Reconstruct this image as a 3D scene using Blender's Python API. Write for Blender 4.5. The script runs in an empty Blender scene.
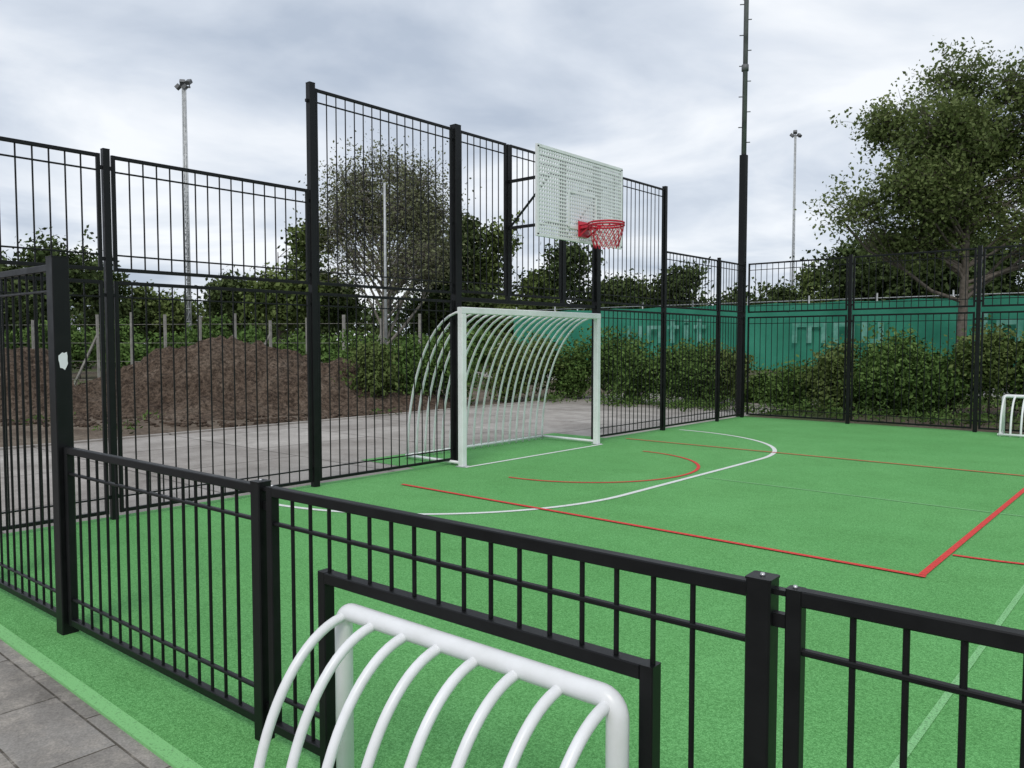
import bpy, math, random
import numpy as np
from mathutils import Vector, noise
random.seed(7); rng=np.random.default_rng(7)
scene=bpy.context.scene
COL=scene.collection
R_=math.radians

# ------------------------------------------------------------------ helpers
class MB:
    def __init__(s): s.v=[]; s.f=[]; s.m=[]; s.sm=[]
    def add(s,vs,fs,mat=0,smooth=False):
        o=len(s.v); s.v.extend([tuple(p) for p in vs])
        for f in fs: s.f.append(tuple(i+o for i in f)); s.m.append(mat); s.sm.append(smooth)
    def box(s,x0,x1,y0,y1,z0,z1,mat=0):
        s.add([(x0,y0,z0),(x1,y0,z0),(x1,y1,z0),(x0,y1,z0),(x0,y0,z1),(x1,y0,z1),(x1,y1,z1),(x0,y1,z1)],
              [(0,3,2,1),(4,5,6,7),(0,1,5,4),(1,2,6,5),(2,3,7,6),(3,0,4,7)],mat)
    def beam(s,a,b,w,h,up=(0,0,1),mat=0,ch=0.0):
        """w = size along side vector (d x up), h = size along the up vector"""
        a=Vector(a);b=Vector(b);d=(b-a).normalized();up=Vector(up)
        sd=d.cross(up)
        if sd.length<1e-4: sd=d.cross(Vector((1,0,0)))
        sd.normalize(); u=sd.cross(d).normalized()
        if ch>0:
            c=ch
            prof=[(-w/2+c,-h/2),(w/2-c,-h/2),(w/2,-h/2+c),(w/2,h/2-c),(w/2-c,h/2),(-w/2+c,h/2),(-w/2,h/2-c),(-w/2,-h/2+c)]
        else: prof=[(-w/2,-h/2),(w/2,-h/2),(w/2,h/2),(-w/2,h/2)]
        n=len(prof); vs=[a+sd*p+u*q for p,q in prof]+[b+sd*p+u*q for p,q in prof]
        fs=[(i,i+n,(i+1)%n+n,(i+1)%n) for i in range(n)]+[tuple(range(n)),tuple(range(2*n-1,n-1,-1))]
        s.add(vs,fs,mat)
    def tube(s,pts,rad,n=8,mat=0,cap=True):
        pts=[Vector(p) for p in pts]
        if not hasattr(rad,'__len__'): rad=[rad]*len(pts)
        vs=[];nrm=None
        for i,p in enumerate(pts):
            if i==0: t=pts[1]-pts[0]
            elif i==len(pts)-1: t=pts[-1]-pts[-2]
            else: t=(pts[i+1]-p).normalized()+(p-pts[i-1]).normalized()
            t.normalize()
            if nrm is None:
                nrm=t.cross(Vector((0,0,1)))
                if nrm.length<1e-3: nrm=t.cross(Vector((1,0,0)))
            nrm=(nrm-t*nrm.dot(t)).normalized(); bn=t.cross(nrm)
            for k in range(n):
                a=2*math.pi*k/n
                vs.append(p+(nrm*math.cos(a)+bn*math.sin(a))*rad[i])
        fs=[]
        for i in range(len(pts)-1):
            for k in range(n):
                fs.append((i*n+k,i*n+(k+1)%n,(i+1)*n+(k+1)%n,(i+1)*n+k))
        s.add(vs,fs,mat,True)
        if cap:
            o=len(s.v)-len(vs)
            s.f.append(tuple(o+k for k in range(n-1,-1,-1)));s.m.append(mat);s.sm.append(False)
            s.f.append(tuple(o+(len(pts)-1)*n+k for k in range(n)));s.m.append(mat);s.sm.append(False)
    def obj(s,name,mats,parent=None,loc=None,rz=None):
        me=bpy.data.meshes.new(name); me.from_pydata(s.v,[],s.f); 
        for m in mats: me.materials.append(m)
        me.polygons.foreach_set('material_index',s.m)
        me.polygons.foreach_set('use_smooth',s.sm); me.update()
        o=bpy.data.objects.new(name,me); COL.objects.link(o)
        if parent: o.parent=parent
        if loc: o.location=loc
        if rz is not None: o.rotation_euler=(0,0,rz)
        return o
def empty(name,loc=(0,0,0),rz=0):
    e=bpy.data.objects.new(name,None); COL.objects.link(e); e.location=loc; e.rotation_euler=(0,0,rz); e.empty_display_size=.3; return e

def mat(name,col,rough=.5,metal=0,spec=.5):
    m=bpy.data.materials.new(name); m.use_nodes=True; b=m.node_tree.nodes['Principled BSDF']
    b.inputs['Base Color'].default_value=(*col,1); b.inputs['Roughness'].default_value=rough
    b.inputs['Metallic'].default_value=metal; b.inputs['Specular IOR Level'].default_value=spec
    return m
def nn(m,t,**k):
    n=m.node_tree.nodes.new(t)
    for a,b in k.items(): setattr(n,a,b)
    return n
def lk(m,a,b): m.node_tree.links.new(a,b)
def noise_col(m,scale,stops,detail=6,rough=.6,coord='Object'):
    tc=nn(m,'ShaderNodeTexCoord'); nz=nn(m,'ShaderNodeTexNoise'); nz.inputs['Scale'].default_value=scale
    nz.inputs['Detail'].default_value=detail; nz.inputs['Roughness'].default_value=rough
    cr=nn(m,'ShaderNodeValToRGB'); e=cr.color_ramp.elements
    while len(e)<len(stops): e.new(.5)
    for i,(p,c) in enumerate(stops): e[i].position=p; e[i].color=(*c,1)
    lk(m,tc.outputs[coord],nz.inputs['Vector']); lk(m,nz.outputs['Fac'],cr.inputs['Fac'])
    return tc,nz,cr
def mix(m,a,b,fac,mode='MIX'):
    x=nn(m,'ShaderNodeMix',data_type='RGBA',blend_type=mode)
    for s,v in ((x.inputs[6],a),(x.inputs[7],b),(x.inputs[0],fac)):
        if hasattr(v,'is_linked') or hasattr(v,'links'): lk(m,v,s)
        elif isinstance(v,tuple): s.default_value=(*v,1)
        else: s.default_value=v
    return x.outputs[2]
def bump(m,h,strength,dist):
    b=nn(m,'ShaderNodeBump'); b.inputs['Strength'].default_value=strength; b.inputs['Distance'].default_value=dist
    lk(m,h,b.inputs['Height']); lk(m,b.outputs['Normal'],m.node_tree.nodes['Principled BSDF'].inputs['Normal'])

# ------------------------------------------------------------------ materials
def BS(m): return m.node_tree.nodes['Principled BSDF']
M_black=mat('black_powder_coat',(.006,.0065,.007),.4,0,.28)
tc,nz,cr=noise_col(M_black,9,[(.3,(.003,.0035,.004)),(.8,(.008,.0085,.009))],3); lk(M_black,cr.outputs[0],BS(M_black).inputs['Base Color'])
r1=nn(M_black,'ShaderNodeMapRange'); r1.inputs['To Min'].default_value=.28; r1.inputs['To Max'].default_value=.6
lk(M_black,nz.outputs['Fac'],r1.inputs['Value']); lk(M_black,r1.outputs[0],BS(M_black).inputs['Roughness'])
M_white=mat('white_powder_coat',(.78,.79,.80),.32)
tc,nz,cr=noise_col(M_white,6,[(.25,(.72,.73,.72)),(.6,(.84,.85,.86))]); lk(M_white,cr.outputs[0],BS(M_white).inputs['Base Color'])
M_red=mat('red_paint',(.55,.02,.03),.35)
tc,nz,cr=noise_col(M_red,12,[(.3,(.50,.010,.035)),(.7,(.66,.018,.05))]); lk(M_red,cr.outputs[0],BS(M_red).inputs['Base Color'])
M_galv=mat('galvanised_steel',(.45,.47,.48),.5,.3)
tc,nz,cr=noise_col(M_galv,5,[(.3,(.34,.36,.37)),(.7,(.55,.57,.58))]); lk(M_galv,cr.outputs[0],BS(M_galv).inputs['Base Color'])
M_steel=mat('bolt_steel',(.6,.6,.6),.3,.9)
tc,nz,cr=noise_col(M_steel,50,[(.3,(.45,.45,.45)),(.7,(.65,.65,.65))]); lk(M_steel,cr.outputs[0],BS(M_steel).inputs['Base Color'])

# court rubber
M_court=mat('green_rubber_surface',(.07,.3,.1),.85,0,.2)
m=M_court
tc,big,crb=noise_col(m,.35,[(.3,(.150,.445,.140)),(.7,(.185,.505,.170))],5)
fine=nn(m,'ShaderNodeTexVoronoi'); fine.inputs['Scale'].default_value=175
lk(m,tc.outputs['Object'],fine.inputs['Vector'])
fr=nn(m,'ShaderNodeValToRGB'); fr.color_ramp.elements[0].position=0; fr.color_ramp.elements[0].color=(1.3,1.2,1.3,1)
fr.color_ramp.elements[1].position=.75; fr.color_ramp.elements[1].color=(.45,.57,.45,1); lk(m,fine.outputs['Distance'],fr.inputs['Fac'])
c1=mix(m,crb.outputs[0],fr.outputs[0],.8,'MULTIPLY')
sp=nn(m,'ShaderNodeTexNoise'); sp.inputs['Scale'].default_value=85; sp.inputs['Detail'].default_value=3; lk(m,tc.outputs['Object'],sp.inputs['Vector'])
spr=nn(m,'ShaderNodeValToRGB'); spr.color_ramp.elements[0].position=.35; spr.color_ramp.elements[0].color=(.68,.74,.68,1); spr.color_ramp.elements[1].position=.65; spr.color_ramp.elements[1].color=(1.26,1.18,1.26,1)
lk(m,sp.outputs['Fac'],spr.inputs['Fac']); c2=mix(m,c1,spr.outputs[0],.9,'MULTIPLY')
st=nn(m,'ShaderNodeTexNoise'); st.inputs['Scale'].default_value=1.3; st.inputs['Detail'].default_value=8; st.inputs['Roughness'].default_value=.7; lk(m,tc.outputs['Object'],st.inputs['Vector'])
str_=nn(m,'ShaderNodeValToRGB'); str_.color_ramp.elements[0].position=.35; str_.color_ramp.elements[0].color=(.86,.88,.83,1); str_.color_ramp.elements[1].position=.6; str_.color_ramp.elements[1].color=(1,1,1,1)
lk(m,st.outputs['Fac'],str_.inputs['Fac']); c3=mix(m,c2,str_.outputs[0],1.0,'MULTIPLY')
lk(m,c3,BS(m).inputs['Base Color']); bump(m,fine.outputs['Distance'],.5,.004)
def linemat(name,col,wear):
    m=mat(name,col,.75,0,.3)
    tc,nz,cr=noise_col(m,100,[(wear,tuple(c*.55 for c in col)),(wear+.15,col)],4)
    v=nn(m,'ShaderNodeTexVoronoi'); v.inputs['Scale'].default_value=190; lk(m,tc.outputs['Object'],v.inputs['Vector'])
    lk(m,cr.outputs[0],BS(m).inputs['Base Color']); bump(m,v.outputs['Distance'],.4,.003); return m
M_lw=linemat('white_line_paint',(.76,.79,.76),.33)
M_lr=linemat('red_line_paint',(.68,.06,.05),.33)
M_lf=linemat('faded_line_paint',(.24,.55,.23),.38)
M_kerb=linemat('green_kerb',(.22,.53,.20),.3)

# paving
def paving_mat(name,c1,c2,cm,w,h,mort,tone,sand=False):
    m=mat(name,c1,.8,0,.35); tc=nn(m,'ShaderNodeTexCoord'); br=nn(m,'ShaderNodeTexBrick')
    br.inputs['Color1'].default_value=(*c1,1); br.inputs['Color2'].default_value=(*c2,1); br.inputs['Mortar'].default_value=(*cm,1)
    br.inputs['Scale'].default_value=1; br.inputs['Brick Width'].default_value=w; br.inputs['Row Height'].default_value=h
    br.inputs['Mortar Size'].default_value=mort; br.inputs['Mortar Smooth'].default_value=.3; br.offset=.5
    lk(m,tc.outputs['Object'],br.inputs['Vector'])
    n=nn(m,'ShaderNodeTexNoise'); n.inputs['Scale'].default_value=1.1; n.inputs['Detail'].default_value=9; n.inputs['Roughness'].default_value=.72; lk(m,tc.outputs['Object'],n.inputs['Vector'])
    r=nn(m,'ShaderNodeValToRGB'); r.color_ramp.elements[0].position=.35; r.color_ramp.elements[0].color=(.66,.64,.62,1); r.color_ramp.elements[1].position=.66; r.color_ramp.elements[1].color=(tone,tone,tone,1)
    lk(m,n.outputs['Fac'],r.inputs['Fac']); c=mix(m,br.outputs['Color'],r.outputs[0],1.0,'MULTIPLY')
    if sand:
        n3=nn(m,'ShaderNodeTexNoise'); n3.inputs['Scale'].default_value=2.3; n3.inputs['Detail'].default_value=10; n3.inputs['Roughness'].default_value=.75; lk(m,tc.outputs['Object'],n3.inputs['Vector'])
        r3=nn(m,'ShaderNodeValToRGB'); r3.color_ramp.elements[0].position=.48; r3.color_ramp.elements[0].color=(0,0,0,1); r3.color_ramp.elements[1].position=.62; r3.color_ramp.elements[1].color=(.8,.8,.8,1)
        lk(m,n3.outputs['Fac'],r3.inputs['Fac']); c=mix(m,c,(.42,.38,.33),r3.outputs[0])
    n2=nn(m,'ShaderNodeTexNoise'); n2.inputs['Scale'].default_value=130; n2.inputs['Detail'].default_value=3; lk(m,tc.outputs['Object'],n2.inputs['Vector'])
    r2=nn(m,'ShaderNodeValToRGB'); r2.color_ramp.elements[0].position=.3; r2.color_ramp.elements[0].color=(.75,.75,.75,1); r2.color_ramp.elements[1].position=.7; r2.color_ramp.elements[1].color=(1.15,1.15,1.15,1)
    lk(m,n2.outputs['Fac'],r2.inputs['Fac']); c=mix(m,c,r2.outputs[0],1.0,'MULTIPLY')
    lk(m,c,BS(m).inputs['Base Color']); 
    inv=nn(m,'ShaderNodeMath',operation='SUBTRACT'); inv.inputs[0].default_value=1; lk(m,br.outputs['Fac'],inv.inputs[1]); bump(m,inv.outputs[0],.6,.006)
    return m
M_pave=paving_mat('concrete_paving',(.22,.205,.185),(.27,.255,.235),(.08,.07,.055),.6,.3,.005,1.3,True)
M_path=paving_mat('path_paving',(.33,.305,.28),(.41,.385,.355),(.17,.155,.14),2.0,2.0,.02,1.25)

# ground soil / grass
def soil(name,scale,stops,s2,lo,hi,bs,bd):
    m=mat(name,(.1,.08,.06),.95,0,.15)
    tc,nz,cr=noise_col(m,scale,stops,8,.7)
    n2=nn(m,'ShaderNodeTexNoise'); n2.inputs['Scale'].default_value=s2; n2.inputs['Detail'].default_value=7; n2.inputs['Roughness'].default_value=.68; lk(m,tc.outputs['Object'],n2.inputs['Vector'])
    r2=nn(m,'ShaderNodeValToRGB'); r2.color_ramp.elements[0].position=.37; r2.color_ramp.elements[0].color=(lo,lo,lo,1); r2.color_ramp.elements[1].position=.66; r2.color_ramp.elements[1].color=(hi,hi,hi,1); lk(m,n2.outputs['Fac'],r2.inputs['Fac'])
    lk(m,mix(m,cr.outputs[0],r2.outputs[0],1.0,'MULTIPLY'),BS(m).inputs['Base Color']); bump(m,n2.outputs['Fac'],bs,bd); return m
M_ground=soil('ground_soil',.22,[(.36,(.095,.072,.055)),(.47,(.13,.105,.08)),(.58,(.06,.085,.03))],14,.5,1.45,.8,.05)
M_dirt=soil('dug_soil',1.3,[(.3,(.090,.062,.045)),(.5,(.148,.108,.080)),(.7,(.225,.175,.135))],13,.35,1.55,1.0,.14)
M_soilflat=soil('bare_soil',.8,[(.35,(.10,.075,.055)),(.5,(.15,.118,.09)),(.65,(.22,.185,.145))],9,.6,1.35,.8,.05)

M_bark=mat('bark',(.11,.09,.07),.9,0,.2)
tc,nz,cr=noise_col(M_bark,8,[(.3,(.07,.06,.05)),(.7,(.19,.165,.14))],5); lk(M_bark,cr.outputs[0],BS(M_bark).inputs['Base Color']); bump(M_bark,nz.outputs['Fac'],.6,.03)
M_barkg=mat('grey_bark',(.2,.18,.16),.9,0,.2)
tc,nz,cr=noise_col(M_barkg,8,[(.3,(.15,.14,.12)),(.7,(.27,.25,.22))],3); lk(M_barkg,cr.outputs[0],BS(M_barkg).inputs['Base Color'])
def leafmat(name,dark,mid,light,trans=.3):
    m=bpy.data.materials.new(name); m.use_nodes=True; b=BS(m); b.inputs['Roughness'].default_value=.6; b.inputs['Specular IOR Level'].default_value=.2
    at=nn(m,'ShaderNodeAttribute'); at.attribute_name='rnd'
    cr=nn(m,'ShaderNodeValToRGB'); e=cr.color_ramp.elements; e.new(.5)
    e[0].position=.1; e[0].color=(*dark,1); e[1].position=.5; e[1].color=(*mid,1); e[2].position=.95; e[2].color=(*light,1)
    lk(m,at.outputs['Fac'],cr.inputs['Fac'])
    d=nn(m,'ShaderNodeBsdfDiffuse') if trans==0 else None
    if d:
        lk(m,cr.outputs[0],d.inputs['Color']); lk(m,d.outputs[0],m.node_tree.nodes['Material Output'].inputs['Surface']); return m
    lk(m,cr.outputs[0],b.inputs['Base Color'])
    t=nn(m,'ShaderNodeBsdfTranslucent'); lk(m,cr.outputs[0],t.inputs['Color'])
    mx=nn(m,'ShaderNodeMixShader'); mx.inputs[0].default_value=trans
    out=m.node_tree.nodes['Material Output']; lk(m,b.outputs[0],mx.inputs[1]); lk(m,t.outputs[0],mx.inputs[2]); lk(m,mx.outputs[0],out.inputs['Surface'])
    return m
M_leafR=leafmat('leaf_yellow_green',(.075,.105,.032),(.140,.185,.058),(.22,.265,.10),.3)
M_leafA=leafmat('leaf_green',(.055,.084,.025),(.105,.145,.046),(.175,.215,.082),0)
M_leafD=leafmat('leaf_dark',(.034,.054,.021),(.068,.098,.037),(.118,.152,.063),0)
M_leafB=leafmat('leaf_bronze',(.11,.12,.065),(.16,.175,.095),(.22,.235,.135),0)
M_leafS=leafmat('leaf_shrub',(.038,.072,.021),(.084,.145,.040),(.145,.22,.068),0)

# ------------------------------------------------------------------ foliage
YAW=R_(41.05); FW=Vector((-math.sin(YAW),math.cos(YAW),0)); RT=Vector((math.cos(YAW),math.sin(YAW),0))
def survey(px,depth):      # ground position from bearing and distance of the survey station
    return FW*depth+RT*((px-512)/790*depth)
def zat(py,depth): return 1.5+(343-py)/790*depth

def leaves_obj(name,cen,size,rnd,m,parent=None,aspect=.6,flat=.0):
    n=len(cen); cen=np.asarray(cen); 
    a=rng.normal(size=(n,3)); a/=np.linalg.norm(a,axis=1)[:,None]
    b=rng.normal(size=(n,3)); b=np.cross(a,b); b/=np.linalg.norm(b,axis=1)[:,None]
    s=(np.asarray(size)*rng.uniform(.6,1.35,n))[:,None]
    c=np.cross(a,b)
    v=np.empty((n,4,3)); v[:,0]=cen-a*s*.5; v[:,1]=cen+b*s*.5*aspect+c*s*.08; v[:,2]=cen+a*s*.5; v[:,3]=cen-b*s*.5*aspect+c*s*.08
    me=bpy.data.meshes.new(name); me.vertices.add(n*4); me.vertices.foreach_set('co',v.ravel().astype(np.float32))
    me.loops.add(n*4); me.loops.foreach_set('vertex_index',np.arange(n*4,dtype=np.int32))
    me.polygons.add(n); me.polygons.foreach_set('loop_start',np.arange(0,n*4,4,dtype=np.int32)); 
    try: me.polygons.foreach_set('loop_total',np.full(n,4,dtype=np.int32))
    except Exception: pass
    at=me.attributes.new('rnd','FLOAT','FACE'); at.data.foreach_set('value',np.clip(rnd,0,1).astype(np.float32))
    me.materials.append(m); me.update(calc_edges=True); me.validate()
    o=bpy.data.objects.new(name,me); COL.objects.link(o)
    if parent: o.parent=parent
    return o
def bent(a,b,k,seg=4):
    a=Vector(a);b=Vector(b);L=(b-a).length; o=Vector((random.gauss(0,1),random.gauss(0,1),random.gauss(.3,.6)))*L*k
    return [a.lerp(b,t/seg)+o*math.sin(math.pi*t/seg)*.5+(Vector((random.gauss(0,1),random.gauss(0,1),random.gauss(0,1)))*L*.02 if 0<t<seg else Vector()) for t in range(seg+1)]
def tree(name,base,trunk_h,trunk_r,lobes,n1,n2,n3,lpt,leaf,spread,m,clump=.35,twig=.006,lean=(0,0),top=None,twigs=True,bark=None,steep=0,n4=0):
    """lobes: (x,y,z,rx,ry,rz) relative to base"""
    base=Vector(base); root=empty(name,base)
    mb=MB(); top=top or max(l[2] for l in lobes)*.9
    tp=[]; 
    for i in range(8):
        t=i/7; tp.append(Vector((lean[0]*t+math.sin(t*5)*.03*trunk_h*.3,lean[1]*t+math.cos(t*4)*.02*trunk_h*.3-.006*trunk_h,top*t)))
    tr=[trunk_r*(1.35 if i==0 else 1)*(1-.85*i/7) for i in range(8)]
    mb.tube(tp,tr,9)
    vols=[l[3]*l[4]*l[5] for l in lobes]; cen=[];rn=[]
    for k in range(n1):
        l=random.choices(lobes,vols)[0]
        lc=Vector(l[:3])+Vector((random.uniform(-.45,.45)*l[3],random.uniform(-.45,.45)*l[4],random.uniform(-.5,.4)*l[5]))
        zz=min(max(lc.z-(random.uniform(.25,.6)+steep)*((lc.x**2+lc.y**2)**.5+.8),trunk_h*random.uniform(.85,1.1)),top*.96)
        t=zz/top*7; i=min(int(t),6); st=tp[i].lerp(tp[i+1],t-i)
        r0=max(trunk_r*(1-.85*zz/top)*.5,twig*1.6)
        bp=bent(st,lc,.18); mb.tube(bp,[r0*(1-.6*j/4) for j in range(5)],6,cap=False)
        for j in range(n2):
            d=Vector(np.random.default_rng(random.randrange(1<<30)).normal(size=3)); d.normalize()
            q=Vector(l[:3])+Vector((d.x*l[3],d.y*l[4],d.z*l[5]))*random.uniform(.45,1.03)
            q=lc.lerp(q,.85)
            s0=bp[random.choice([2,3,4,4])]; sb=bent(s0,q,.15,3)
            mb.tube(sb,[r0*.36,r0*.28,r0*.2,max(twig,r0*.1)],4,cap=False)
            tone=random.uniform(0,1)
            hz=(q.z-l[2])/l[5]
            for kx in range(n3):
                e=q+Vector((random.gauss(0,1),random.gauss(0,1),random.gauss(0,.8)))*spread
                if twigs: mb.tube([sb[random.choice([1,2,3])],(q+e)*.5,e],[twig*1.3,twig,twig*.5],3,cap=False)
                for kk in range(n4):
                    e2=e+Vector((random.gauss(0,1),random.gauss(0,1),random.gauss(.3,.8)))*spread*.6
                    mb.tube([(q+e)*.5,e2],[twig*.8,twig*.4],3,cap=False)
                if lpt>0:
                    N=max(1,int(lpt*random.uniform(.5,1.5)))
                    cc=np.array(e)+rng.normal(size=(N,3))*spread*clump*np.array([1,1,.8])
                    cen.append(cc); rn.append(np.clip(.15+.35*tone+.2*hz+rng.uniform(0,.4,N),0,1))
    mb.obj('trunk_and_limbs',[bark or M_bark],root)
    if cen:
        cen=np.concatenate(cen); rn=np.concatenate(rn); leaves_obj('foliage',cen,leaf,rn,m,root)
    return root
def px_tree(px,ytop,depth,hw,m,dens=1,leaf=.28,name='deciduous_tree',zb=.9,n1=15,n2=9,n3=3,lpt=20,spread=.42):
    base=survey(px,depth); H=zat(ytop,depth); w=hw/790*depth; lob=[]
    H0=H
    for i in range(9):
        t=random.uniform(.0,1); z=zb+w*.3+(H0-zb-w*.5)*(.05+.9*t) if i else H0-w*.45
        ww=w*(1-.55*abs(t-.4)*1.4) if i else w*.5
        off=random.uniform(-.6,.6)*w if i else 0
        r=ww*random.uniform(.42,.62)
        z=min(z,H0-r*.9)
        lob.append((RT.x*off+FW.x*random.uniform(-.4,.4)*w,RT.y*off+FW.y*random.uniform(-.4,.4)*w,z,r,r,r*.9))
    return tree(name,base,H*.2,H*.017,lob,n1,n2,n3,lpt*dens,leaf,spread,m,clump=.75,twig=.012,twigs=False)

# near right tree
D=20.5
def L(px,py,rx,rz,dd=0):
    o=RT*((px-958)/790*D)+FW*dd
    return (o.x,o.y,zat(py,D),rx/790*D,rx/790*D,rz/790*D)
lobes=[L(948,86,34,28),L(908,98,30,26,.6),L(1000,92,35,30,-.4),L(1045,108,40,40),L(920,140,50,36,-.6),L(985,145,48,38,.7),L(1045,170,50,45),L(888,165,30,24,-.4),
       L(882,125,22,18,.3),L(866,212,38,26,.3),L(900,195,42,32,-.8),L(960,200,50,36,.5),L(1020,225,55,40,-.5),L(842,237,24,15),L(915,245,42,24,.3),L(1075,235,45,40)]
tree('deciduous_tree',survey(958,D),2.6,.15,lobes,64,11,5,19,.105,.25,M_leafR,clump=.66,twig=.006,lean=(.15,.15),top=7.9)
# darker trees behind it
for a in [(850,222,31,45,M_leafD),(905,225,30,50,M_leafD),(980,215,29,55,M_leafD),(1060,200,30,60,M_leafD)]:
    px_tree(*a,leaf=.19,n1=16,n2=10,n3=3,lpt=22)
# left and centre trees
for a in [(45,238,45,60,M_leafD),(-15,252,44,50,M_leafD),(100,262,50,45,M_leafD),(280,224,43,44,M_leafA),(318,245,48,34,M_leafD),(240,272,50,34,M_leafD),(170,288,52,34,M_leafA),
          (465,216,46,34,M_leafD),(505,222,47,40,M_leafA),(548,232,48,36,M_leafD),(588,245,50,38,M_leafD),(440,240,47,30,M_leafD),(682,268,50,24,M_leafD),(640,284,52,28,M_leafA),(725,288,52,24,M_leafD),
          (775,283,55,28,M_leafD),(820,268,50,28,M_leafA),(1120,180,40,70,M_leafD)]:
    px_tree(*a)
# half-bare tree
D0=42
def LB(px,py,rx,rz,dd=0):
    o=RT*((px-385)/790*D0)+FW*dd
    return (o.x,o.y,zat(py,D0),rx/790*D0,rx/790*D0,rz/790*D0)
lobes=[LB(385,172,34,24),LB(352,188,28,24,.5),LB(418,186,28,26,-.5),LB(343,222,26,32),LB(428,222,26,34),LB(370,215,26,30,1),LB(402,218,26,30,-1),LB(358,262,32,26),LB(414,262,34,28,-1),LB(336,258,24,24),LB(434,262,22,26)]
tree('half_bare_tree',survey(385,D0),1.2,.2,lobes,60,10,4,10,.15,.5,M_leafB,clump=1.0,twig=.011,top=9.5,bark=M_barkg,steep=.7,n4=0)

# distant mass
root=empty('distant_trees'); cen=[];rn=[]; mbt=MB()
for px in range(-420,1700,13):
    d=random.uniform(62,78); yt=random.uniform(284,302); b=survey(px,d); H=zat(yt,d); w=random.uniform(1.6,2.6)
    mbt.tube([(b.x,b.y,0),(b.x,b.y,H*.8)],[.16,.05],5)
    for k in range(8):
        c=np.array([b.x+random.gauss(0,w*.5),b.y+random.gauss(0,w*.5),random.uniform(.6,H-.9)]); tone=random.random()
        N=60; cen.append(c+rng.normal(size=(N,3))*np.array([.9,.9,.6])); rn.append(.1+.4*tone+rng.uniform(0,.35,N))
cen=np.concatenate(cen); rn=np.concatenate(rn); keep=cen[:,2]>.1
leaves_obj('foliage',cen[keep],.42,rn[keep],M_leafD,root); mbt.obj('trunks',[M_bark],root)

def shrub(base,w,h,m,n=11,leaf=.09,lpt=16,name='shrub'):
    lob=[]
    for i in range(7):
        a=random.uniform(0,6.28); r=w*random.uniform(0,.55); rr=w*random.uniform(.35,.5)
        lob.append((math.cos(a)*r,math.sin(a)*r,h*random.uniform(.3,.72),rr,rr,h*random.uniform(.22,.33)))
    tree(name,base,.1,.025,lob,n,8,4,lpt,leaf,.16,m,clump=.8,twig=.004,top=h*.6,twigs=False)
for px,d,w,hh in [(612,21,.9,2.1),(640,19.5,.7,1.5),(672,19,.7,1.35),(700,19,.8,1.5),(725,19,.7,1.3),(705,20.5,.8,1.9),(800,18.3,.55,.9),(832,17.4,.7,1.5),(865,17,.9,2.0),(895,16.8,.8,1.9),
                  (925,16.3,.9,1.3),(950,16.5,.9,1.5),(990,16.2,1.0,1.9),(1040,15.9,1.0,2.0),(1090,16,.9,1.7),(765,20,.5,.6),
                  (345,19.5,.8,1.4),(372,18,.8,1.7),(400,18.5,.8,1.7),(425,19,.8,1.5),(455,19,.8,1.6),(500,20,.9,1.8),(540,21,.9,1.8),(575,21,1.0,2.0),(365,22,1.0,2.0)]:
    shrub(survey(px,d),w,hh,random.choice([M_leafS,M_leafS,M_leafA]))
# far shrubs left behind the mounds
for px,d,w,hh in [(140,30,1.4,1.9),(170,31,1.3,2.1),(20,30,1.5,2.4),(-30,30,1.5,2.3),(80,33,1.4,2),(260,31,1.6,2.3),(300,30,1.4,2.1),(325,28,1.2,2.1),(120,36,1.6,2.8),(210,36,1.8,2.8),(430,30,1.5,2.3),(480,32,1.5,2.3),(60,38,1.8,2.8)]:
    shrub(survey(px,d),w,hh,M_leafS,n=9,leaf=.17,lpt=11)

# weeds / undergrowth
cen=[];rn=[]
def weeds(nc,x0,x1,y0,y1,hmax,ok=lambda x,y:True):
    for i in range(nc):
        x=random.uniform(x0,x1); y=random.uniform(y0,y1)
        if noise.noise(Vector((x*.25,y*.25,3)))<-.08 or not ok(x,y): continue
        N=random.randint(14,30); h=hmax*random.uniform(.3,1); tone=random.random()
        c=np.array([x,y,0])+np.column_stack([rng.normal(0,.14,N),rng.normal(0,.14,N),rng.uniform(.01,h,N)])
        cen.append(c); rn.append(.15+.4*tone+rng.uniform(0,.4,N))
weeds(1400,-16,12,15.5,23,.35)
weeds(900,-34,-14,-2,28,.4,lambda x,y: x<-20.5 or y>17)
weeds(40,-20,-12.6,-2,17,.2)
weeds(600,-13.6,-7.4,16,26,.35)
cen=np.concatenate(cen); rn=np.concatenate(rn); leaves_obj('weeds',cen,.10,rn,M_leafS,aspect=.35)

# ------------------------------------------------------------------ ground surfaces
def sheet(name,x0,x1,y0,y1,z,m):
    mb=MB(); mb.add([(x0,y0,z),(x1,y0,z),(x1,y1,z),(x0,y1,z)],[(0,1,2,3)]); return mb.obj(name,[m])
sheet('ground',-400,400,-400,400,0,M_ground)
sheet('pavement',-14,16,-8,1.26,.004,M_pave)
mb=MB(); mb.box(-14,16,1.26,1.32,-.05,.016); mb.obj('kerb',[M_kerb])
sheet('path',-12.6,-7.02,1.32,24,.004,M_path)
sheet('court_surface',-7.02,13,1.32,15.2,.008,M_court)
sheet('goal_apron',-8.05,-7.02,6.3,10.3,.008,M_court)
mb=MB(); mb.box(-12.72,-12.6,1.32,24,-.05,.03); mb.obj('path_kerb',[M_path])
sheet('soil_ground',-21,-12.72,-8,17.5,.0045,M_soilflat)
sheet('tennis_path',-30,25,25.2,29.9,.006,M_path)

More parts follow.
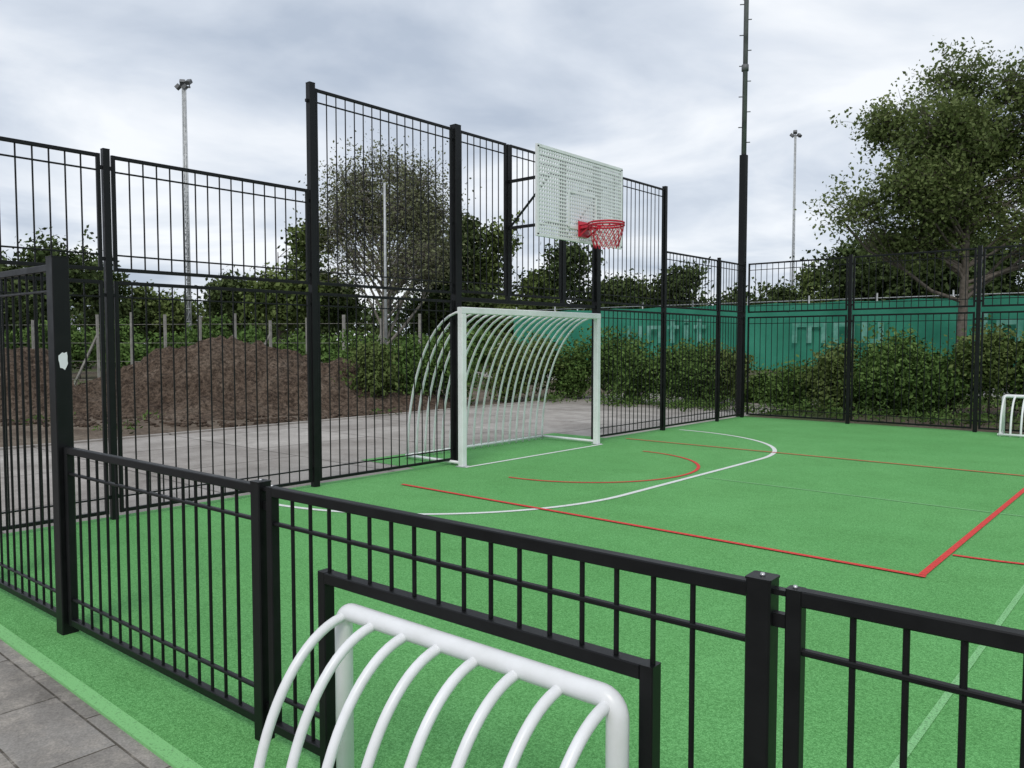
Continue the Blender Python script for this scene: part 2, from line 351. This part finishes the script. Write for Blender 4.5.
# court markings
root=empty('court_lines')
def strip(name,pts,w,z,m):
    mb=MB(); L_=[];n=len(pts)
    for i,p in enumerate(pts):
        p=Vector((*p,0)); a=Vector((*pts[max(i-1,0)],0)); b=Vector((*pts[min(i+1,n-1)],0)); t=(b-a).normalized(); s=Vector((-t.y,t.x,0))*w/2
        L_+= [(p+s).to_tuple(),(p-s).to_tuple()]
    L_=[(x,y,z) for x,y,_ in L_]
    mb.add(L_,[(2*i,2*i+1,2*i+3,2*i+2) for i in range(n-1)]); mb.obj(name,[m],root)
gx=-6.72
pts=[(gx+2.50*math.sin(a),6.5-2.5*math.cos(a)) for a in np.linspace(0,math.pi/2,32)]+[(gx+2.50*math.cos(a),9.70+2.40*math.sin(a)) for a in np.linspace(0,math.pi/2,32)]
strip('goal_area',pts,.058,.012,M_lw)
strip('goal_line',[(-6.60,6.72),(-6.60,9.6)],.05,.012,M_lw)
strip('key_side',[(-6.3,5.47),(-1.27,5.47)],.045,.016,M_lr)
strip('key_side_far',[(-6.7,10.4),(-1.27,10.4)],.04,.0165,M_lr)
strip('free_throw',[(-1.3,5.5),(-1.3,10.37)],.045,.0155,M_lr)
strip('free_throw_circle',[(-1.3+1.78*math.sin(a),7.95-1.78*math.cos(a)) for a in np.linspace(0.02,math.pi-.02,40)],.04,.0145,M_lr)
strip('no_charge_arc',[(-5.75+1.40*math.sin(a),7.95-1.40*math.cos(a)) for a in np.linspace(0,math.pi,40)],.04,.0135,M_lr)
strip('centre_axis',[(-4.1,7.97),(9,7.97)],.03,.0115,M_lf)
strip('cross_line',[(-.76,1.8),(-.76,15)],.03,.0110,M_lf)

# ------------------------------------------------------------------ fences
def panel(mb,a,b,z0,z1,sp=.105,br=.007,fr=.035,openg=None,n=6,second=True,endframe=True):
    a=Vector((*a,0));b=Vector((*b,0));d=b-a;Ln=d.length;d.normalize()
    P=lambda s,z:a+d*s+Vector((0,0,z))
    s_end=Ln-fr if endframe else Ln
    def rail(z,w,h,mt=0):
        if openg and z<openg[2]:
            mb.beam(P(fr,z),P(openg[0]-.02,z),w,h,ch=.003); mb.beam(P(openg[1]+.02,z),P(s_end,z),w,h,ch=.003)
        else: mb.beam(P(fr,z),P(s_end,z),w,h,ch=.003)
    rail(z1-fr/2,fr*.95,fr); rail(z0+fr/2,fr*.95,fr)
    if second: rail(z1-.135,.020,.013); rail(z0+.135,.020,.013)
    for s in ((fr/2,Ln-fr/2) if endframe else (fr/2,)): mb.beam(P(s,z0),P(s,z1),fr,fr,up=d,ch=.003)
    k=max(1,round((Ln-2*fr)/sp)); 
    for i in range(1,k):
        s=fr+(Ln-2*fr)*i/k; lo=z0+fr
        if openg and openg[0]-.04<s<openg[1]+.04: lo=openg[2]+.02
        mb.tube([P(s,lo),P(s,z1-fr)],br,n,cap=False)
    if openg:
        s0,s1,zt=openg
        mb.beam(P(s0,0.02),P(s0,zt+.02),.045,.038,up=d,ch=.003); mb.beam(P(s1,0.02),P(s1,zt+.02),.045,.038,up=d,ch=.003)
        mb.beam(P(s0+.019,zt),P(s1-.019,zt),.045,.038,ch=.003)
def post(mb,x,y,h,w=.08,d=Vector((1,0,0)),cap=True):
    mb.beam((x,y,0),(x,y,h),w,w,up=d,ch=.004)
    if cap: mb.beam((x,y,h),(x,y,h+.005),w+.003,w+.003,up=d,ch=.004,mat=0)
def brackets(mb,x,y,d,zs,off,w=.025):
    for z in zs:
        for sg in (-1,1):
            p=Vector((x,y,z)); mb.beam(p+d*sg*.03,p+d*sg*off,w,.03)
def bolt(mb,p,r=.009): mb.tube([Vector(p)-Vector((0,0,.001)),Vector(p)+Vector((0,0,.006))],[r,r*.7],8,mat=1)
BL=[M_black,M_steel]
# low front fence
F0=Vector((-4.37,1.52,0)); F1=Vector((-.72,1.655,0)); fd=(F1-F0).normalized()
def FP(x): return F0+fd*((x-F0.x)/fd.x)
px_=[-4.37,-2.62,-.71,1.15,3.0,4.9,6.8,8.7]
PW=.056
mb=MB()
for i in range(len(px_)-1):
    a=FP(px_[i])+fd*(.056 if i else .052); b=FP(px_[i+1])-fd*(PW/2-.001)
    og=None
    if i==1: og=(-2.24-a.x,-.985-a.x,.70)
    panel(mb,(a.x,a.y),(b.x,b.y),.06,.975,fr=.035,openg=og,n=8,br=.007,endframe=False,sp=.102)
for i,x in enumerate(px_[1:]):
    p=FP(x); post(mb,p.x,p.y,.984,PW,fd)
    for z in (.90,.14): mb.beam(p+fd*.025+Vector((0,0,z)),p+fd*.058+Vector((0,0,z)),.02,.03)
    mb.beam(p+fd*.025+Vector((0,0,.962)),p+fd*.060+Vector((0,0,.962)),.025,.012)
    bolt(mb,p+fd*.072+Vector((0,0,.975)),.006)
    bolt(mb,p+Vector((0,0,.989)),.007)
mb.obj('metal_fence',BL)
# 2 m side fence left of the gate post
mb=MB(); post(mb,-4.37,1.52,1.93,.08,fd); brackets(mb,-4.37,1.52,fd,[.90,.14],.06)
panel(mb,(-5.62,1.48),(-4.43,1.517),.06,1.90); post(mb,-5.67,1.48,1.93,.07); panel(mb,(-6.82,1.46),(-5.73,1.48),.06,1.90)
o=mb.obj('metal_fence',BL)
st=MB(); nrm=Vector((-fd.y,fd.x,0)); pl=[]
for i in range(14):
    a=2*math.pi*i/14; rr=random.uniform(.7,1.15); p=Vector((-4.37,1.52,1.415))+fd*.042+nrm*(math.cos(a)*.024*rr)+Vector((0,0,math.sin(a)*.046*rr)); pl.append(p)
st.add(pl,[tuple(range(14))]); st.obj('sticker',[M_white],o)
# big fence along X=-6.9
X=-6.9; dy=Vector((0,1,0))
mb=MB()
ys=[1.46,2.79,4.81,6.88,9.86,11.85,13.87,14.95]
for i in range(len(ys)-1):
    a,b=ys[i]+.045,ys[i+1]-.045
    goalbay=(i==3)
    if i in (2,3): b-=.02
    if i in (3,4): a+=.02
    if not goalbay: panel(mb,(X,a),(X,b),.06,2.02,sp=.118,n=5,fr=.03)
    tall=i in (2,3,4)
    z1=4.09 if tall else 3.06
    if goalbay:
        for c,d in ((a,7.80),(7.88,8.98),(9.06,b)): panel(mb,(X,c),(X,d),2.12,z1,sp=.118,n=5,fr=.03)
        for yy in (7.84,9.02): mb.beam((X,yy,2.06),(X,yy,4.08),.05,.05,up=dy)
        mb.beam((X,a,2.04),(X,b,2.04),.06,.05,ch=.003)
    else: panel(mb,(X,a),(X,b),2.10,z1,sp=.118,n=5,fr=.03)
for i,y in enumerate(ys):
    h=4.13 if 2<=i<=5 else 3.1
    w=.10 if i in (3,4) else (.07 if i==2 or i==5 else .055)
    post(mb,X,y,h,w,dy); brackets(mb,X,y,dy,[.2,1.9,2.2,2.95]+([3.95] if h>4 else []),.06)
mb.obj('ball_court_fence',BL)
# far fence
Y=15.05; dx=Vector((1,0,0)); mb=MB()
xs=[-6.9,-4.88,-2.81,-.75,1.3,3.35,5.4,7.45,9.5]
for i in range(len(xs)-1):
    a,b=xs[i]+.05,xs[i+1]-.05
    panel(mb,(a,Y),(b,Y),.06,2.02,sp=.118,n=5,fr=.03); panel(mb,(a,Y),(b,Y),2.10,3.08,sp=.118,n=5,fr=.03)
for x in xs[1:]: post(mb,x,Y,3.11,.06,dx); brackets(mb,x,Y,dx,[.2,1.9,2.2,2.95],.06)
mb.obj('ball_court_fence',BL)

# ------------------------------------------------------------------ goals (local: front in y=0, cage along +y or -y)
def arc(x,D,H,r0=0,n=14):
    return [(x,-D*math.sin(t),H*math.cos(t)) for t in np.linspace(r0,math.pi/2,n)]
def big_goal():
    root=empty('football_goal',(-6.68,8.165,0),math.pi/2)   # local +x -> world +Y ; local +y -> world -X
    W,H,D=1.405,1.93,-1.02
    mb=MB()
    mb.beam((-W,0,0.01),(-W,0,H-.08),.08,.08,up=(1,0,0),ch=.008); mb.beam((W,0,0.01),(W,0,H-.08),.08,.08,up=(1,0,0),ch=.008)
    mb.beam((-W-.04,0,H-.04),(W+.04,0,H-.04),.08,.08,ch=.008); mb.obj('frame',[M_white],root)
    mb=MB(); n=19
    for i in range(n):
        x=-W+.02+(2*W-.04)*i/(n-1)
        mb.tube(arc(x,D,H-.05),.0155,7)
    mb.tube([(-W,-D,.05),(W,-D,.05)],.02,8)
    mb.tube([(-W,-D,.05),(-W,0,.05)],.02,8); mb.tube([(W,-D,.05),(W,0,.05)],.02,8)
    mb.obj('cage_bars',[M_white],root)
    mb=MB()
    for x in (-W,W): mb.box(x-.06,x+.06,-.06,.06,.009,.018)
    mb.obj('base_plates',[M_galv],root)
big_goal()
def small_goal(loc,rz):
    root=empty('small_goal',loc,rz); W,H,D=.515,.628,.365
    mb=MB(); c=.045
    fr=[(-W,0,.0)]+[(-W,0,H-c)]+[(-W+c-c*math.cos(t),0,H-c+c*math.sin(t)) for t in np.linspace(.2,math.pi/2,6)]
    fr+=[(W-c+c*math.sin(t),0,H-c+c*math.cos(t)) for t in np.linspace(0,math.pi/2-.2,6)]+[(W,0,H-c),(W,0,0)]
    mb.tube(fr,.029,16); mb.obj('frame',[M_white],root)
    mb=MB(); n=8
    for i in range(n):
        x=-W+.02+(2*W-.04)*i/(n-1)
        mb.tube(arc(x,D,H-.012,0,22),.0155,12)
    mb.tube([(-W,-D,.03),(W,-D,.03)],.02,10)
    for x in (-W,W): mb.tube([(x,-D,.03),(x,0,.03)],.02,10)
    mb.obj('cage_bars',[M_white],root)
p=FP(-1.55); small_goal((p.x,p.y-.065,.009),math.atan2(fd.y,fd.x))
small_goal((-1.88,14.98,.009),0)

# ------------------------------------------------------------------ basketball hoop
root=empty('basketball_hoop',(-6.13,8.42,0))
mb=MB(); W=.915; z0,z1=2.82,3.89
for y in (-W,W): mb.beam((0,y,z0),(0,y,z1),.035,.035,up=(1,0,0))
for z in (z0,z1): mb.beam((0,-W-.017,z),(0,W+.017,z),.035,.035)
for i in range(1,38): 
    y=-W+2*W*i/38; mb.beam((0,y,z0+.015),(0,y,z1-.015),.006,.022,up=(1,0,0)); mb.beam((.004,y,z0+.015),(.004,y,z1-.015),.021,.005,up=(1,0,0))
for i in range(1,23):
    z=z0+(z1-z0)*i/23; mb.beam((.010,-W+.01,z),(.010,W-.01,z),.005,.021)
for y in (-.3,.3): mb.beam((.017,y,2.98),(.017,y,3.43),.035,.008,up=(1,0,0))
for z in (2.98,3.43): mb.beam((.017,-.282,z),(.017,.282,z),.008,.035)
mb.obj('backboard',[M_white],root)
mb=MB()
for y in (-.58,.6):
    for z in (3.0,3.6): mb.beam((-.77,y,z),(-.04,y,z),.035,.035)
    mb.beam((-.74,y,3.0),(-.08,y,3.58),.022,.022)
for z in (3.0,3.6): mb.beam((-.055,-.58,z),(-.055,.6,z),.025,.025)
mb.obj('support_frame',[M_black],root)
mb=MB(); zr=2.99; cx=.16+.225
for dz in (0,.03): mb.tube([(cx+.225*math.cos(a),.225*math.sin(a),zr+dz) for a in np.linspace(0,2*math.pi,33)],.012,8)
mb.box(.025,.038,-.11,.11,zr-.12,zr+.08); mb.beam((.03,-.08,zr),(.22,-.12,zr),.02,.035); mb.beam((.03,.08,zr),(.22,.12,zr),.02,.035)
mb.add([(.038,-.09,zr+.03),(.17,-.10,zr+.03),(.17,.10,zr+.03),(.038,.09,zr+.03)],[(0,1,2,3)])
for y in (-.09,.09): mb.beam((.035,y,zr-.11),(.19,y*1.1,zr-.01),.012,.02)
mb.obj('rim',[M_red],root)
mb=MB(); N=16; rows=[(.222,zr-.01),(.21,zr-.08),(.19,zr-.15),(.17,zr-.22),(.155,zr-.28)]
for k in range(len(rows)-1):
    (ra,za),(rb,zb)=rows[k],rows[k+1]
    for i in range(N):
        a=2*math.pi*(i+.5*(k%2))/N
        for s in (-.5,.5):
            b=a+s*2*math.pi/N; mb.tube([(cx+ra*math.cos(a),ra*math.sin(a),za),(cx+rb*math.cos(b),rb*math.sin(b),zb)],.005,4,cap=False)
mb.obj('net',[M_red],root)

# ------------------------------------------------------------------ masts
def lattice(mb,x,y,z0,z1,w0,w1,n,r=.02):
    cs=[(math.cos(a),math.sin(a)) for a in (0.3,2.39,4.49)]
    W=lambda z:w0+(w1-w0)*(z-z0)/(z1-z0)
    for c in cs: mb.tube([(x+c[0]*W(z0),y+c[1]*W(z0),z0),(x+c[0]*W(z1),y+c[1]*W(z1),z1)],r,6)
    for i in range(n):
        za=z0+(z1-z0)*i/n; zb=z0+(z1-z0)*(i+1)/n
        for k in range(3):
            a,b=cs[k],cs[(k+1)%3]
            mb.tube([(x+a[0]*W(za),y+a[1]*W(za),za),(x+b[0]*W(zb),y+b[1]*W(zb),zb)],r*.55,4,cap=False)
            mb.tube([(x+a[0]*W(zb),y+a[1]*W(zb),zb),(x+b[0]*W(zb),y+b[1]*W(zb),zb)],r*.55,4,cap=False)
M_mast=mat('weathered_mast',(.16,.165,.17),.6,.2); tc,nz,cr=noise_col(M_mast,3,[(.3,(.10,.105,.11)),(.7,(.22,.225,.23))]); lk(M_mast,cr.outputs[0],BS(M_mast).inputs['Base Color'])
mb=MB(); mx,my=-7.02,15.12
mb.beam((mx,my,0),(mx,my,5.25),.13,.13,up=dy,ch=.01)
for k in range(28):
    z=5.5+k*.3; s=(-1)**k
    mb.tube([(mx,my,z),(mx+s*.10,my+s*.06,z)],.011,5)
mb.tube([(mx,my,5.25),(mx+.02,my,13.5)],[.05,.04],10)
for z in (6.9,8.3,10): mb.tube([(mx,my,z),(mx,my,z+.12)],.07,10)
o=mb.obj('climbing_mast',[M_black,M_mast])
for p in o.data.polygons:
    if p.center.z>5.26: p.material_index=1
def flood(px,yt,depth,w,heads):
    b=survey(px,depth); H=zat(yt,depth); root=empty('floodlight_mast',b)
    mb=MB(); lattice(mb,0,0,0,H,w,w*.55,int(H*1.6),w*.22); mb.tube([(0,0,0),(0,0,H)],w*.45,6); mb.obj('mast',[M_galv],root)
    mb=MB(); mb.beam(tuple(-RT*.3+Vector((0,0,H))),tuple(RT*.3+Vector((0,0,H))),.08,.08)
    for k in range(heads):
        o=RT*(-.26+.52*k/max(1,heads-1)); zz=H+.05+(k%2)*.22
        c=o+Vector((0,0,zz)); q=Vector((random.uniform(-.3,.3),random.uniform(-.3,.3),-.2))
        mb.beam(tuple(c-q*.2),tuple(c+q*.6),.26,.2,ch=.03)
        mb.beam(tuple(o+Vector((0,0,H))),tuple(c),.04,.04)
    mb.obj('lamp_heads',[M_mast],root)
flood(190,92,40,.16,4); flood(791,139,55,.12,3)
b=survey(386,36); mb=MB(); mb.tube([(b.x,b.y,0),(b.x,b.y,8.7)],[.07,.05],8); mb.obj('light_pole',[M_galv])

# ------------------------------------------------------------------ windscreen fence (tennis court)
M_tarp=mat('green_windscreen',(.012,.16,.10),.7,0,.3); m=M_tarp
tc,nz,cr=noise_col(m,.5,[(.3,(.018,.18,.112)),(.7,(.042,.26,.172))],8,.7); lk(m,cr.outputs[0],BS(m).inputs['Base Color'])
root=empty('windscreen_fence'); mb=MB(); nx=420; nzv=10
vs=[];fs=[]
for i in range(nx+1):
    for j in range(nzv+1):
        xx=-26+44*i/nx; zz=.42+2.63*j/nzv
        sag=.05*abs(math.sin(xx*math.pi/2.5))*(j/nzv)**3
        vs.append((xx,30+.07*math.sin(xx*2.5+zz*.8)*math.sin(zz*1.1)+.08*noise.noise(Vector((xx*1.7,0,zz*1.2))),zz-sag))
for i in range(nx):
    for j in range(nzv):
        a=i*(nzv+1)+j; fs.append((a,a+nzv+1,a+nzv+2,a+1))
mb.add(vs,fs,0,True); mb.obj('windscreen',[M_tarp],root)
mb=MB()
for i in range(19): mb.tube([(-26+2.45*i,30.2,0),(-26+2.45*i,30.2,3.3)],.03,6)
mb.tube([(-26,30.2,3.12),(18,30.2,3.12)],.02,6); mb.obj('posts',[M_galv],root)
M_print=mat('faded_print',(.05,.27,.20),.7); tc,nz,cr=noise_col(M_print,2.5,[(.38,(.05,.26,.18)),(.62,(.16,.38,.31))],6); lk(M_print,cr.outputs[0],BS(M_print).inputs['Base Color'])
mb=MB()
def letter(x,s):
    y=29.85
    for (a,b,c,d) in s: mb.add([(x+a,y,1.5+b),(x+c,y,1.5+b),(x+c,y,1.5+d),(x+a,y,1.5+d)],[(0,1,2,3)])
def word(x,w):
    for kind in w:
        if kind in 'mn': 
            letter(x,[(0,0,.2,.75),(.2,.6,.75,.75),(.55,0,.75,.6)]+([(.75,.6,1.3,.75),(1.1,0,1.3,.6)] if kind=='m' else [])); x+=1.55 if kind=='m' else 1.0
        elif kind=='i': letter(x,[(0,0,.2,.75),(0,.85,.2,1.0)]); x+=.45
        elif kind=='t': letter(x,[(.15,0,.35,1.0),(0,.6,.15,.75),(.35,.6,.55,.75)]); x+=.8
        else: letter(x,[(0,.15,.2,.75),(.55,.15,.75,.75),(0,0,.75,.15)]); x+=1
word(-19.2,'untit'); word(-11.8,'mnu'); word(-5.5,'intum')
mb.obj('lettering',[M_print],root)

# ------------------------------------------------------------------ soil mounds
def mound(bumps,x0,x1,y0,y1,nx,ny,name):
    vs=[];fs=[]
    for i in range(nx+1):
        for j in range(ny+1):
            x=x0+(x1-x0)*i/nx; y=y0+(y1-y0)*j/ny; h=0
            for bx,by,rx,ry,hh in bumps:
                wx=noise.noise(Vector((x*.6,y*.6,1)))*.35; d=math.sqrt(((x-bx)/rx)**2+((y-by)/ry)**2)+wx*.5
                if d<1:
                    q=.5*(1+math.cos(math.pi*max(d,0)))
                    h+=(hh*(.45*(1-max(d,0))+.55*q))**3
            h=h**(1/3)
            if h>0:
                k=min(1,h*2.5); h+=k*(.20*noise.fractal(Vector((x*1.1,y*1.1,2)),1.,2.,4)+.12*noise.fractal(Vector((x*5,y*5,7)),1.,2.,3))
            vs.append((x,y,h-.03))
    for i in range(nx):
        for j in range(ny):
            a=i*(ny+1)+j; fs.append((a,a+ny+1,a+ny+2,a+1))
    mb=MB(); mb.add(vs,fs,0,False); mb.obj(name,[M_dirt])
def BP(px,d,r,h): c=survey(px,d); return (c.x,c.y,r,r,h)
mound([BP(228,18.2,2.9,1.55),BP(165,18.5,2.6,1.25),BP(295,18.6,2.7,1.28),BP(350,18.5,2.4,.95),BP(120,18.3,2.0,.8),BP(400,19,1.8,.5)],-24,-10.6,1.5,18,220,260,'soil_mound')
mound([BP(45,17.5,2.6,1.2),BP(-30,17,2.6,1.5),BP(85,18,1.8,.75)],-25,-12.7,-7,6.5,160,170,'soil_mound')
# clods
mb=MB()
for i in range(900):
    a=random.choice([232,170,310,40,355,100]); b=survey(a+random.gauss(0,45),random.uniform(14.0,17.5)); s=random.uniform(.02,.08)
    if b.x>-12.8: continue
    vs=[Vector((math.cos(t)*s*random.uniform(.7,1.2),math.sin(t)*s*random.uniform(.7,1.2),z)) + b for z,q in ((0,1),(s*.6,.8)) for t in np.linspace(0,5.2,6)]
    vs.append(b+Vector((0,0,s)))
    mb.add(vs,[(k,(k+1)%6,6+(k+1)%6,6+k) for k in range(6)]+[(6+k,6+(k+1)%6,12) for k in range(6)])
mb.obj('soil_clods',[M_dirt])

# old wire fence with braced posts
M_conc=mat('weathered_post',(.28,.27,.24),.9); tc,nz,cr=noise_col(M_conc,7,[(.3,(.2,.19,.17)),(.7,(.36,.35,.32))]); lk(M_conc,cr.outputs[0],BS(M_conc).inputs['Base Color'])
mb=MB(); a=survey(-60,27); b=survey(420,24); n=14
for i in range(n+1):
    p=a.lerp(b,i/n); hh=random.uniform(2.2,2.5); mb.beam(tuple(p),tuple(p+Vector((random.uniform(-.04,.04),0,hh))),.07,.07,up=(1,0,0))
    if i%4==1 or i in (n-1,n-4):
        q=(b-a).normalized()*1.0; mb.beam(tuple(p-q),tuple(p+Vector((0,0,1.8))),.06,.06)
for z in (.3,.9,1.5,2.1): mb.tube([tuple(a+Vector((0,0,z))),tuple(b+Vector((0,0,z)))],.006,4)
mb.obj('wire_fence',[M_conc])

# ------------------------------------------------------------------ world, light, camera
w=bpy.data.worlds.new('World'); scene.world=w; w.use_nodes=True; nt=w.node_tree
bg=nt.nodes['Background']; bg.inputs['Strength'].default_value=.105
sky=nt.nodes.new('ShaderNodeTexSky'); sky.sky_type='NISHITA'; sky.sun_disc=False; SE,SR=52,150
sky.sun_elevation=R_(SE); sky.sun_rotation=R_(SR)
tc=nt.nodes.new('ShaderNodeTexCoord'); sx=nt.nodes.new('ShaderNodeSeparateXYZ'); nt.links.new(tc.outputs['Generated'],sx.inputs[0])
ab=nt.nodes.new('ShaderNodeMath'); ab.operation='ABSOLUTE'; nt.links.new(sx.outputs['Z'],ab.inputs[0])
ad=nt.nodes.new('ShaderNodeMath'); ad.operation='ADD'; ad.inputs[1].default_value=.16; nt.links.new(ab.outputs[0],ad.inputs[0])
dv=nt.nodes.new('ShaderNodeVectorMath'); dv.operation='DIVIDE'; cb=nt.nodes.new('ShaderNodeCombineXYZ')
for i in range(3): nt.links.new(ad.outputs[0],cb.inputs[i])
nt.links.new(tc.outputs['Generated'],dv.inputs[0]); nt.links.new(cb.outputs[0],dv.inputs[1])
n1=nt.nodes.new('ShaderNodeTexNoise'); n1.inputs['Scale'].default_value=1.25; n1.inputs['Detail'].default_value=6; n1.inputs['Roughness'].default_value=.5; n1.inputs['Distortion'].default_value=.35
nt.links.new(dv.outputs[0],n1.inputs['Vector'])
cr=nt.nodes.new('ShaderNodeValToRGB'); e=cr.color_ramp.elements; e.new(.5)
e[0].position=.35; e[0].color=(.48,.55,.66,1); e[1].position=.5; e[1].color=(.69,.75,.84,1); e[2].position=.65; e[2].color=(.95,.98,1.02,1)
nt.links.new(n1.outputs['Fac'],cr.inputs['Fac'])
sc=nt.nodes.new('ShaderNodeVectorMath'); sc.operation='SCALE'; sc.inputs['Scale'].default_value=10; nt.links.new(cr.outputs[0],sc.inputs[0])
mx=nt.nodes.new('ShaderNodeMix'); mx.data_type='RGBA'; mx.inputs[0].default_value=.93
nt.links.new(sky.outputs[0],mx.inputs[6]); nt.links.new(sc.outputs[0],mx.inputs[7]); nt.links.new(mx.outputs[2],bg.inputs['Color'])
sun=bpy.data.lights.new('sun','SUN'); sun.energy=1.4; sun.angle=R_(20); sun.color=(1,.95,.87)
so=bpy.data.objects.new('sun',sun); COL.objects.link(so)
az=R_(SR); dvec=Vector((math.sin(az)*math.cos(R_(SE)),math.cos(az)*math.cos(R_(SE)),math.sin(R_(SE))))
so.rotation_euler=dvec.to_track_quat('Z','Y').to_euler()
cam=bpy.data.cameras.new('camera'); cam.sensor_width=36; cam.lens=790/1024*36; cam.clip_end=1500; cam.clip_start=.05
co=bpy.data.objects.new('camera',cam); COL.objects.link(co); co.location=(0,0,1.5); co.rotation_euler=(R_(90-2.97),0,YAW); scene.camera=co
scene.view_settings.view_transform='Standard'; scene.view_settings.look='None'; scene.view_settings.exposure=0
